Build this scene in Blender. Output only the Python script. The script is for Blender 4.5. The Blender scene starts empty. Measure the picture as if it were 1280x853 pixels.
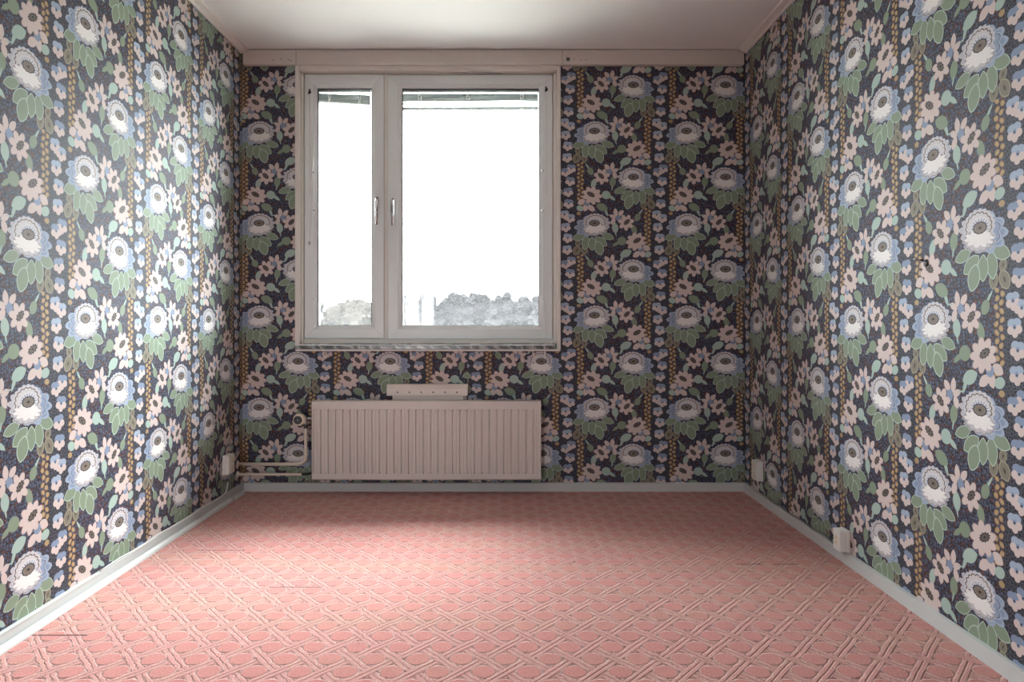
import bpy, bmesh, math, random
from mathutils import Vector, Matrix

# ----------------------------------------------------------------------------
# camera, world, light, exposure
# ----------------------------------------------------------------------------
scene = bpy.context.scene
C = scene.collection
PI = math.pi

FPX = 884.0                 # focal length for a 1280 px wide frame
VPX, VPY = 630.0, 402.0     # where the room's long axis meets the picture
CAMZ = 0.972
cam_d = bpy.data.cameras.new('camera')
cam_d.sensor_width = 36.0
cam_d.lens = FPX * 36.0 / 1280.0
cam_d.shift_x = (640.0 - VPX) / 1280.0
cam_d.shift_y = -(426.5 - VPY) / 1280.0
cam_d.clip_start = 0.02
cam_d.clip_end = 2000
cam = bpy.data.objects.new('camera', cam_d)
cam.location = (0, 0, CAMZ)
cam.rotation_euler = (PI / 2, 0, 0)
C.objects.link(cam)
scene.camera = cam

scene.view_settings.view_transform = 'Standard'
scene.view_settings.look = 'None'
scene.view_settings.gamma = 1.0
scene.view_settings.use_curve_mapping = False
scene.view_settings.exposure = 1.30

scene.cycles.use_denoising = True
scene.cycles.max_bounces = 12
scene.cycles.diffuse_bounces = 6
scene.cycles.glossy_bounces = 3
scene.cycles.transparent_max_bounces = 16
scene.cycles.sample_clamp_indirect = 6.0

SKY = 13.2
world = bpy.data.worlds.new('overcast_sky')
scene.world = world
world.use_nodes = True
wn, wl = world.node_tree.nodes, world.node_tree.links
wn.clear()
w_out = wn.new('ShaderNodeOutputWorld')
w_bg = wn.new('ShaderNodeBackground')
w_tc = wn.new('ShaderNodeTexCoord')
w_map = wn.new('ShaderNodeMapping')
w_map.inputs['Scale'].default_value = (1.6, 1.6, 5.0)
w_noise = wn.new('ShaderNodeTexNoise')
w_noise.inputs['Scale'].default_value = 2.4
w_noise.inputs['Detail'].default_value = 4.0
w_ramp = wn.new('ShaderNodeValToRGB')
w_ramp.color_ramp.elements[0].position = 0.35
w_ramp.color_ramp.elements[0].color = (0.86, 0.90, 0.94, 1)
w_ramp.color_ramp.elements[1].position = 0.62
w_ramp.color_ramp.elements[1].color = (0.99, 1.0, 1.005, 1)
wl.new(w_tc.outputs['Generated'], w_map.inputs['Vector'])
wl.new(w_map.outputs['Vector'], w_noise.inputs['Vector'])
wl.new(w_noise.outputs['Fac'], w_ramp.inputs['Fac'])
wl.new(w_ramp.outputs['Color'], w_bg.inputs['Color'])
w_bg.inputs['Strength'].default_value = SKY
wl.new(w_bg.outputs['Background'], w_out.inputs['Surface'])

# thin-cloud sun, high and to the right outside the window: broad and soft
sun_d = bpy.data.lights.new('hazy_sun', 'SUN')
sun_d.energy = 11.0
sun_d.angle = math.radians(50)
sun_d.color = (0.97, 1.0, 1.0)
sun = bpy.data.objects.new('hazy_sun', sun_d)
sun.rotation_euler = Vector((-0.66, -1.0, -1.38)).to_track_quat('-Z', 'Y').to_euler()
C.objects.link(sun)

# ----------------------------------------------------------------------------
# room dimensions (metres; camera stands at x = y = 0 looking along +y)
# ----------------------------------------------------------------------------
XL, XR = -1.497, 1.378
YB, YF = 4.048, -1.70
ZC = 2.52
def bx_(px, y): return (px - VPX) * y / FPX
def bz_(py, y): return CAMZ + (VPY - py) * y / FPX

# ----------------------------------------------------------------------------
# node helpers
# ----------------------------------------------------------------------------
class Graph:
    """small builder for shader node graphs; nodes are made in evaluation order"""
    def __init__(self, name):
        self.mat = bpy.data.materials.new(name)
        self.mat.use_nodes = True
        self.t = self.mat.node_tree
        self.t.nodes.clear()
    def node(self, typ, **kw):
        n = self.t.nodes.new(typ)
        for k, v in kw.items():
            setattr(n, k, v)
        return n
    def put(self, sock, v):
        if v is None: return
        if isinstance(v, bpy.types.NodeSocket):
            self.t.links.new(v, sock)
        else:
            if sock.type == 'RGBA' and len(v) == 3: v = (*v, 1.0)
            sock.default_value = v
    def m(self, op, a, b=None, c=None, clamp=False):
        n = self.node('ShaderNodeMath', operation=op, use_clamp=clamp)
        for i, v in enumerate((a, b, c)):
            if v is not None: self.put(n.inputs[i], v)
        return n.outputs[0]
    def vm(self, op, a, b=None):
        n = self.node('ShaderNodeVectorMath', operation=op)
        self.put(n.inputs[0], a)
        if b is not None: self.put(n.inputs[1], b)
        return n.outputs['Value'] if op in ('LENGTH', 'DOT_PRODUCT', 'DISTANCE') else n.outputs['Vector']
    def mapping(self, v, loc=(0, 0, 0), rot=0.0, scale=(1, 1, 1), typ='TEXTURE'):
        n = self.node('ShaderNodeMapping', vector_type=typ)
        self.put(n.inputs['Vector'], v)
        n.inputs['Location'].default_value = loc
        n.inputs['Rotation'].default_value = (0, 0, rot)
        n.inputs['Scale'].default_value = scale
        return n.outputs[0]
    def sep(self, v):
        n = self.node('ShaderNodeSeparateXYZ'); self.put(n.inputs[0], v)
        return n.outputs
    def comb(self, x=0.0, y=0.0, z=0.0):
        n = self.node('ShaderNodeCombineXYZ')
        for i, v in enumerate((x, y, z)): self.put(n.inputs[i], v)
        return n.outputs[0]
    def mix(self, fac, a, b, blend='MIX'):
        n = self.node('ShaderNodeMix', data_type='RGBA', blend_type=blend)
        self.put(n.inputs[0], fac); self.put(n.inputs[6], a); self.put(n.inputs[7], b)
        return n.outputs[2]
    def mixf(self, fac, a, b):
        n = self.node('ShaderNodeMix', data_type='FLOAT')
        self.put(n.inputs[0], fac); self.put(n.inputs[2], a); self.put(n.inputs[3], b)
        return n.outputs[0]
    def mixv(self, fac, a, b):
        n = self.node('ShaderNodeMix', data_type='VECTOR')
        self.put(n.inputs[0], fac); self.put(n.inputs[4], a); self.put(n.inputs[5], b)
        return n.outputs[1]
    def step(self, v, e0, e1):
        """0 below e0, 1 above e1 (e0 > e1 reverses)"""
        n = self.node('ShaderNodeMapRange', interpolation_type='LINEAR')
        n.clamp = True
        self.put(n.inputs[0], v); n.inputs[1].default_value = e0; n.inputs[2].default_value = e1
        return n.outputs[0]
    def noise(self, v, scale, detail=2.0, rough=0.5):
        n = self.node('ShaderNodeTexNoise')
        self.put(n.inputs['Vector'], v)
        n.inputs['Scale'].default_value = scale; n.inputs['Detail'].default_value = detail
        n.inputs['Roughness'].default_value = rough
        return n.outputs['Fac']
    def ramp(self, v, stops):
        n = self.node('ShaderNodeValToRGB')
        self.put(n.inputs[0], v)
        cr = n.color_ramp
        while len(cr.elements) < len(stops): cr.elements.new(0.5)
        for e, (p, c) in zip(cr.elements, stops):
            e.position = p; e.color = c if len(c) == 4 else (*c, 1.0)
        return n.outputs[0], n.outputs[1]
    def objco(self):
        return self.node('ShaderNodeTexCoord').outputs['Object']
    def finish(self, color, rough=0.6, bump=None, bump_strength=0.3, bump_dist=0.002, spec=0.5, metallic=0.0, sheen=0.0):
        p = self.node('ShaderNodeBsdfPrincipled')
        self.put(p.inputs['Base Color'], color)
        self.put(p.inputs['Roughness'], rough)
        self.put(p.inputs['Specular IOR Level'], spec)
        self.put(p.inputs['Metallic'], metallic)
        if sheen:
            p.inputs['Sheen Weight'].default_value = sheen
            p.inputs['Sheen Roughness'].default_value = 0.45
        if bump is not None:
            b = self.node('ShaderNodeBump')
            b.inputs['Strength'].default_value = bump_strength
            b.inputs['Distance'].default_value = bump_dist
            self.put(b.inputs['Height'], bump)
            self.t.links.new(b.outputs[0], p.inputs['Normal'])
        o = self.node('ShaderNodeOutputMaterial')
        self.t.links.new(p.outputs[0], o.inputs['Surface'])
        return self.mat

def paint(name, col, rough=0.45, var=0.06, nscale=14.0, spec=0.5, metallic=0.0, bump=0.05):
    g = Graph(name)
    co = g.objco()
    n1 = g.noise(co, nscale, 3.0, 0.6)
    dark = tuple(c * (1 - var) for c in col); lite = tuple(min(1, c * (1 + var)) for c in col)
    c = g.mix(n1, dark, lite)
    n2 = g.noise(co, 260.0, 2.0)
    return g.finish(c, rough, n2, bump, 0.001, spec, metallic)

# ----------------------------------------------------------------------------
# wallpaper: drawn in print units, one repeat = 614 x 614.8 units = 0.527 m.
# The print has a glide symmetry: every half repeat down it is mirrored.
# ----------------------------------------------------------------------------
KU = 1165.0
PW, HH = 614.0, 307.4
PINK = (0.60, 0.495, 0.47); WHITE = (0.77, 0.75, 0.735); LILAC = (0.50, 0.475, 0.50)
GREEN = (0.215, 0.275, 0.195); GREEN_E = (0.42, 0.52, 0.44); MINT = (0.36, 0.47, 0.42)
BLUE = (0.215, 0.275, 0.40); BLUE_L = (0.33, 0.40, 0.52); OLIVE = (0.20, 0.18, 0.135); OLIVE_E = (0.30, 0.275, 0.20)
GOLD = (0.40, 0.275, 0.14); INK = (0.016, 0.015, 0.021); BROWN = (0.16, 0.125, 0.10)
SEED = (0.10, 0.085, 0.075)

def wallpaper(name, axis, sign, u_ref, z_ref, seam=None):
    """axis/sign: wall coordinate running to the right; (u_ref, z_ref) is the centre of a large flower"""
    g = Graph(name)
    co = g.objco()
    s = g.sep(co)
    u = g.m('MULTIPLY_ADD', s[axis], KU * sign, 490.0 - u_ref * KU)
    if seam is not None:
        left = g.m('LESS_THAN', s[axis], seam[0])
        u = g.m('MULTIPLY_ADD', left, seam[1], u)
    v = g.m('MULTIPLY_ADD', s[2], -KU, 165.0 + z_ref * KU)

    def frame(xc, y0):
        t = g.m('MULTIPLY_ADD', v, 1.0 / HH, -y0 / HH)
        k = g.m('FLOOR', t)
        yl = g.m('MULTIPLY_ADD', g.m('SUBTRACT', t, k), HH, y0)
        par = g.m('FLOORED_MODULO', k, 2.0)
        sg = g.m('MULTIPLY_ADD', par, -2.0, 1.0)
        xw = g.m('WRAP', g.m('SUBTRACT', u, xc), PW / 2, -PW / 2)
        x = g.m('MULTIPLY_ADD', xw, sg, xc)
        return g.comb(x, yl, 0.0), par, x, yl

    flat = g.comb(u, v, 0.0)
    # small all-over ground: blue and rust specks on ink, squiggles under the violas
    FR, par, X1, Y1 = frame(360.0, 62.0)
    vor = g.node('ShaderNodeTexVoronoi', voronoi_dimensions='2D', feature='F1')
    g.put(vor.inputs['Vector'], flat); vor.inputs['Scale'].default_value = 1 / 13.5
    vor.inputs['Randomness'].default_value = 0.75
    hue = g.sep(vor.outputs['Color'])[0]
    speck, _ = g.ramp(hue, [(0.0, (0.095, 0.12, 0.19)), (0.5, (0.06, 0.078, 0.13)), (0.85, (0.045, 0.05, 0.085)), (0.95, (0.15, 0.062, 0.058))])
    rust = g.mix(g.step(g.noise(flat, 0.16, 1.0), 0.50, 0.58), INK, (0.17, 0.065, 0.06))
    col = g.mix(g.step(vor.outputs['Distance'], 0.52, 0.60), INK, rust)
    col = g.mix(g.step(vor.outputs['Distance'], 0.46, 0.34), col, speck)
    sq = g.node('ShaderNodeTexVoronoi', voronoi_dimensions='2D', feature='DISTANCE_TO_EDGE')
    g.put(sq.inputs['Vector'], flat); sq.inputs['Scale'].default_value = 1 / 13.0
    sqc = g.mix(g.step(sq.outputs['Distance'], 0.13, 0.05), (0.022, 0.023, 0.034), (0.095, 0.10, 0.125))
    dxa = g.m('ABSOLUTE', g.m('WRAP', g.m('SUBTRACT', u, 667.0), PW / 2, -PW / 2))
    col = g.mix(g.step(dxa, 62.0, 58.0), col, sqc)

    # gold chains of small hearts
    def beads(col, xc, ya, yb):
        inr = g.m('MULTIPLY', g.m('GREATER_THAN', Y1, ya), g.m('LESS_THAN', Y1, yb))
        for dx, ph in ((-12.0, 0.0), (11.0, 14.0)):
            yy = g.m('WRAP', g.m('ADD', Y1, ph), 14.0, -14.0)
            wig = g.m('MULTIPLY_ADD', g.m('SINE', g.m('MULTIPLY', Y1, 0.09)), 4.0, -(xc + dx))
            p = g.comb(g.m('MULTIPLY', g.m('ADD', X1, wig), 1 / 12.5), g.m('MULTIPLY', yy, 1 / 12.5), 0.0)
            d = g.vm('LENGTH', p)
            c, a = g.ramp(d, [(0.0, (0.50, 0.37, 0.20)), (0.45, GOLD), (0.72, GOLD), (0.82, (0.22, 0.12, 0.06)), (1.0, (0.06, 0.03, 0.02, 0))])
            col = g.mix(g.m('MULTIPLY', a, inr), col, c)
        return col
    col = beads(col, 137.0, 64.0, 352.0)
    col = g.mix(g.step(g.vm('LENGTH', g.mapping(FR, (595, 100, 0), 0, (15, 12, 1))), 1.0, 0.85), col, GOLD)

    def blob(col, F, cx, cy, rx, ry, rot, fill, soft=0.08):
        d = g.vm('LENGTH', g.mapping(F, (cx, cy, 0), rot, (rx, ry, 1)))
        return g.mix(g.step(d, 1.0, 1.0 - soft), col, fill)
    def leaf(col, F, cx, cy, hl, hw, rot, fill, edge=None, ew=0.14, rib=None):
        """pointed oval, long axis along local y"""
        w = hw / hl
        c = (1 - w * w) / (2 * w) if w < 1 else 0.0
        p = g.mapping(F, (cx, cy, 0), rot, (hl, hl, 1))
        a = g.vm('ABSOLUTE', p)
        d = g.vm('LENGTH', g.vm('ADD', a, (c, 0, 0)))
        R = c + w
        d = g.m('MULTIPLY_ADD', d, 1 / w, -c / w)
        if edge is None:
            return g.mix(g.step(d, 1.0, 0.92), col, fill)
        stops = [(0.0, fill), (1 - ew - 0.03, fill), (1 - ew, edge), (0.96, edge), (1.0, (*edge, 0))]
        if rib is not None: stops = [(0.0, rib), (0.16, rib), (0.22, fill)] + stops[1:]
        cc, aa = g.ramp(d, stops)
        return g.mix(aa, col, cc)
    def petals(col, F, cx, cy, rx, ry, rot, n, amp, ph, stops, sharp=False):
        p = g.mapping(F, (cx, cy, 0), rot, (rx, ry, 1))
        r = g.vm('LENGTH', p)
        gr = g.node('ShaderNodeTexGradient', gradient_type='RADIAL')
        g.put(gr.inputs[0], p)
        w = g.m('COSINE', g.m('MULTIPLY_ADD', gr.outputs['Fac'], 2 * PI * n, ph))
        if sharp: w = g.m('SUBTRACT', g.m('MULTIPLY', g.m('ABSOLUTE', g.m('COSINE', g.m('MULTIPLY_ADD', gr.outputs['Fac'], PI * n, ph))), 2.0), 1.0)
        rr = g.m('DIVIDE', r, g.m('MULTIPLY_ADD', w, amp, 1.0 - amp))
        c, a = g.ramp(rr, stops)
        return g.mix(a, col, c)
    def ring(c0, outer=None):
        return [(0.0, c0), (0.9, c0), (0.93, outer or c0), (0.97, outer or c0), (1.0, (*(outer or c0), 0))]

    # violas: five in each half repeat, nearest one wins
    PF, parp, XP, YP = frame(667.0, 74.0)
    loc = None; best = None
    for (vx, vy, vs) in ((689, 108, 1.0), (651, 131, 1.0), (682, 192, 1.03), (668, 264, 1.04), (672, 342, 1.05)):
        p = g.mapping(PF, (vx, vy, 0), 0.10 if vx > 670 else -0.12, (30.0 * vs, 30.0 * vs, 1))
        d = g.vm('LENGTH', p)
        if loc is None: loc, best = p, d
        else:
            f = g.m('LESS_THAN', d, best)
            loc = g.mixv(f, loc, p); best = g.m('MINIMUM', d, best)
    vblue = g.mix(parp, BLUE, BLUE_L)
    for (x, y, rx, ry, c) in ((-0.36, -0.42, 0.64, 0.52, None), (0.36, -0.42, 0.64, 0.52, None), (0, 0.62, 0.46, 0.48, PINK), (-0.58, 0.26, 0.50, 0.46, PINK), (0.58, 0.26, 0.50, 0.46, PINK),
                              (0, -0.05, 0.26, 0.30, BLUE), (0, 0.02, 0.12, 0.13, INK)):
        col = blob(col, loc, x, y, rx, ry, 0.0, vblue if c is None else c)

    alt = g.mix(par, GREEN, MINT)          # leaf colours swap on the mirrored half
    alt2 = g.mix(par, MINT, GREEN)
    # sprig of the two upper pink flowers
    col = leaf(col, FR, 186, 96, 34, 6, -0.62, MINT)
    col = leaf(col, FR, 203, 126, 29, 21, -0.45, GREEN)
    col = leaf(col, FR, 225, 208, 36, 19, 0.25, alt2)
    col = leaf(col, FR, 352, 196, 38, 22, 0.12, alt)
    col = leaf(col, FR, 348, 236, 20, 4, 0.25, MINT)
    for (x, y, l, w, r) in ((314, 98, 26, 15, -0.7), (349, 94, 30, 15, 0.12), (369, 120, 24, 13, 1.15), (365, 152, 26, 15, -0.4)):
        col = leaf(col, FR, x, y, l, w, r, PINK)
    col = leaf(col, FR, 392, 112, 22, 3, 1.45, MINT)
    col = blob(col, FR, 329, 132, 18, 23, 0.2, BLUE)
    col = petals(col, FR, 279, 160, 56, 56, 0.35, 7, 0.20, 0.4, ring(PINK, (0.52, 0.40, 0.38)), sharp=True)
    col = petals(col, FR, 274, 157, 28, 16, 0.75, 9, 0.10, 0.0, [(0, INK), (0.2, INK), (0.3, BROWN), (0.6, SEED), (0.95, INK), (1.0, (*INK, 0))])
    # full pink flower on the chain, heart leaf
    F2, par2, X2, Y2 = frame(360.0, 216.0)
    altb = g.mix(par2, MINT, GREEN); altc = g.mix(par2, GREEN, MINT)
    col = blob(col, F2, 308, 284, 31, 29, 0.2, altb)
    col = leaf(col, F2, 346, 303, 30, 11, -0.95, altb)
    for (x, y, l, w, r) in ((143, 330, 28, 19, 1.1), (172, 366, 30, 19, 0.3), (208, 372, 32, 19, -0.95)):
        col = leaf(col, F2, x, y, l, w, r, PINK)
    col = blob(col, F2, 134, 373, 25, 20, 0.35, MINT)
    col = blob(col, F2, 180, 338, 20, 21, 0.0, BLUE)
    col = petals(col, F2, 214, 287, 70, 62, 0.45, 9, 0.14, 0.2, ring(PINK, (0.52, 0.40, 0.38)), sharp=True)
    col = petals(col, F2, 206, 280, 32, 17, 0.50, 11, 0.10, 0.0, [(0, INK), (0.2, INK), (0.3, BROWN), (0.6, SEED), (0.95, INK), (1.0, (*INK, 0))])
    col = leaf(col, F2, 306, 394, 36, 9, 2.75, MINT)
    col = leaf(col, F2, 281, 366, 43, 26, -1.15, altc)
    # leaves under the large flower
    for (x, y, l, w, r) in ((601, 299, 24, 18, 0.4), (608, 346, 36, 26, -0.45), (557, 344, 33, 22, 0.1)):
        col = leaf(col, F2, x, y, l, w, r, OLIVE, OLIVE_E, 0.20, (0.07, 0.06, 0.05))
    for (x, y, l, w, r) in ((402, 253, 46, 23, 1.25), (592, 256, 46, 26, -1.25), (446, 287, 50, 28, 0.95), (549, 295, 50, 28, -0.12), (506, 302, 48, 27, 0.02), (459, 332, 50, 32, 0.28)):
        col = leaf(col, F2, x, y, l, w, r, GREEN, GREEN_E, 0.13)
    # the large flower
    dk = (0.075, 0.075, 0.10)
    col = petals(col, FR, 513, 184, 116, 74, 0.16, 10, 0.10, 0.5, [(0, BLUE), (0.80, BLUE), (0.9, BLUE_L), (0.965, BLUE_L), (1, (*dk, 0))], sharp=True)
    col = petals(col, FR, 500, 180, 104, 70, 0.14, 9, 0.09, 0.2, [(0, BLUE), (0.84, (0.26, 0.32, 0.45)), (0.88, dk), (0.91, BLUE_L), (0.97, BLUE_L), (1, (*BLUE, 0))], sharp=True)
    col = petals(col, FR, 474, 172, 96, 58, 0.12, 11, 0.10, 0.0, [(0, LILAC), (0.80, LILAC), (0.90, (0.40, 0.40, 0.46)), (0.93, (0.56, 0.54, 0.56)), (0.97, (0.56, 0.54, 0.56)), (1, (*BLUE_L, 0))], sharp=True)
    col = petals(col, FR, 484, 160, 84, 63, 0.0, 19, 0.04, 0.0, [(0, LILAC), (0.94, (0.56, 0.53, 0.55)), (0.96, BLUE_L), (1, (*BLUE_L, 0))], sharp=True)
    col = petals(col, FR, 483, 162, 70, 54, 0.0, 17, 0.05, 0.0, [(0, LILAC), (0.90, (0.60, 0.57, 0.58)), (0.915, SEED), (0.97, SEED), (1, (*SEED, 0))], sharp=True)
    col = petals(col, FR, 487, 163, 58, 42, 0.0, 15, 0.04, 0.0, [(0, (0.64, 0.62, 0.63)), (0.93, (0.62, 0.60, 0.61)), (0.95, (0.46, 0.45, 0.48)), (1, (0.46, 0.45, 0.48, 0))])
    col = petals(col, FR, 490, 164, 50, 34, 0.0, 18, 0.24, 0.0, [(0, (0.26, 0.31, 0.43)), (0.9, (0.26, 0.31, 0.43)), (1, (0.26, 0.31, 0.43, 0))])
    col = petals(col, FR, 484, 208, 88, 42, 0.06, 13, 0.09, 0.3, [(0, LILAC), (0.84, LILAC), (0.90, dk), (0.93, (0.52, 0.50, 0.53)), (0.97, (0.52, 0.50, 0.53)), (1, (*BLUE, 0))], sharp=True)
    col = petals(col, FR, 485, 202, 80, 31, 0.10, 10, 0.16, 0.8, [(0, WHITE), (0.93, WHITE), (0.96, (0.60, 0.57, 0.57)), (1, (*LILAC, 0))], sharp=True)
    col = petals(col, FR, 486, 196, 66, 25, 0.05, 14, 0.10, 0.2, [(0, WHITE), (0.90, WHITE), (0.94, (0.68, 0.655, 0.64)), (1, (*WHITE, 0))], sharp=True)
    col = petals(col, FR, 490, 165, 37, 22, 0.0, 10, 0.03, 0.0, [(0, INK), (0.16, INK), (0.24, BROWN), (0.42, (0.22, 0.18, 0.15)), (0.48, SEED), (0.56, (0.23, 0.19, 0.16)), (0.80, (0.18, 0.15, 0.13)), (0.88, INK), (0.96, INK), (1, (*INK, 0))])

    # fine print grain and a little fading
    grain = g.noise(flat, 0.35, 2.0, 0.6)
    col = g.mix(g.m('MULTIPLY', g.m('ABSOLUTE', g.m('SUBTRACT', grain, 0.5)), 0.8), col, (0.30, 0.29, 0.30))
    return g.finish(col, 0.55, grain, 0.10, 0.0008, 0.13)

# ----------------------------------------------------------------------------
# carpet: cut-pile dots between woven pairs of diagonal strips
# ----------------------------------------------------------------------------
def carpet_material():
    g = Graph('carpet')
    co = g.objco()
    wob = g.noise(co, 9.0, 1.0)
    s = g.sep(co)
    wob2 = g.noise(co, 55.0, 3.0, 0.65)
    xx = g.m('MULTIPLY_ADD', g.m('ADD', wob, g.m('MULTIPLY', wob2, 1.5)), 0.010, g.m('ADD', s[0], 0.058 - 0.0125))
    yy = g.m('MULTIPLY_ADD', wob2, 0.015, g.m('ADD', s[1], -2.1175))
    xa = g.m('MULTIPLY', xx, 1 / 0.127); ya = g.m('MULTIPLY', yy, 1 / 0.149)
    a = g.m('ADD', xa, ya); b = g.m('SUBTRACT', xa, ya)
    pa = g.m('WRAP', a, 0.5, -0.5); pb = g.m('WRAP', b, 0.5, -0.5)
    rx = g.m('MULTIPLY', g.m('ADD', pa, pb), 0.0635); ry = g.m('MULTIPLY', g.m('SUBTRACT', pa, pb), 0.0745)
    r = g.vm('LENGTH', g.comb(rx, ry, 0.0))
    dot = g.step(r, 0.0365, 0.0315)
    rim = g.m('MULTIPLY', g.step(r, 0.031, 0.036), g.step(r, 0.043, 0.037))
    da = g.m('SUBTRACT', 0.5, g.m('ABSOLUTE', pa)); db = g.m('SUBTRACT', 0.5, g.m('ABSOLUTE', pb))
    par = g.m('FLOORED_MODULO', g.m('ADD', g.m('FLOOR', a), g.m('FLOOR', b)), 2.0)
    def strip(d):
        e = g.m('ABSOLUTE', g.m('SUBTRACT', d, 0.082))
        return g.step(e, 0.085, 0.045)
    sa = strip(da); sb = strip(db)
    ina = g.m('LESS_THAN', da, 0.165); inb = g.m('LESS_THAN', db, 0.165)
    both = g.m('MULTIPLY', ina, inb)
    over = g.mixf(par, sb, sa)
    either = g.m('MAXIMUM', g.m('MULTIPLY', sa, ina), g.m('MULTIPLY', sb, inb))
    st = g.mixf(both, either, over)
    H = g.m('MAXIMUM', g.m('MULTIPLY', dot, 1.0), g.m('MULTIPLY', st, 0.85))
    tri = g.m('MULTIPLY', g.m('MULTIPLY', g.step(r, 0.039, 0.044), g.step(da, 0.17, 0.20)), g.step(db, 0.17, 0.20))
    H = g.m('MAXIMUM', H, g.m('MULTIPLY', tri, 0.8))
    fine = g.noise(co, 170.0, 4.0, 0.72)
    mid = g.noise(co, 60.0, 3.0, 0.6)
    # worn, faded bands running across the room
    band = g.noise(g.mapping(co, (0, 0.3, 0), 0, (1.6, 0.16, 1)), 1.0, 2.0, 0.55)
    stain = g.noise(co, 1.1, 3.0, 0.55)
    tan = g.m('MULTIPLY', g.step(g.m('ADD', band, g.m('MULTIPLY', stain, 0.35)), 0.62, 0.80), 0.55)
    loop = g.mix(tan, (0.71, 0.355, 0.325), (0.64, 0.40, 0.31))
    pile = g.mix(tan, (0.66, 0.275, 0.250), (0.60, 0.325, 0.25))
    col = g.mix(dot, loop, pile)
    col = g.mix(g.m('MULTIPLY', rim, 0.65), col, (0.84, 0.57, 0.53))
    edge = g.m('MULTIPLY', g.step(H, 0.12, 0.40), g.step(H, 0.82, 0.50))
    col = g.mix(g.m('MULTIPLY', edge, 0.5), col, (0.84, 0.57, 0.53))
    groove = g.m('MULTIPLY', g.step(H, 0.35, 0.0), g.step(mid, 0.38, 0.58))
    col = g.mix(g.m('MULTIPLY', groove, 0.85), col, (0.17, 0.065, 0.06))  # shade in the grooves put into the carpet colour
    col = g.mix(g.step(fine, 0.36, 0.64), g.mix(0.55, col, (0.30, 0.12, 0.11)), col)
    # short slits where the lengths are joined
    sl = None
    for (x0, x1, y, w) in ((-0.86, -0.66, 2.585, 0.0045), (-1.46, -1.29, 2.188, 0.006), (0.93, 1.03, 2.83, 0.005), (1.08, 1.18, 2.83, 0.005), (-1.30, -1.1, 3.0, 0.003)):
        k = g.m('MULTIPLY', g.m('GREATER_THAN', s[0], x0), g.m('LESS_THAN', s[0], x1))
        k = g.m('MULTIPLY', k, g.step(g.m('ABSOLUTE', g.m('SUBTRACT', s[1], y)), w, w * 0.4))
        sl = k if sl is None else g.m('MAXIMUM', sl, k)
    col = g.mix(g.m('MULTIPLY', sl, 0.8), col, (0.12, 0.045, 0.04))
    Hh = g.m('ADD', g.m('SUBTRACT', H, sl), g.m('MULTIPLY', fine, 0.55))
    return g.finish(col, 0.95, Hh, 0.9, 0.006, 0.12, sheen=0.15)

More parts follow.
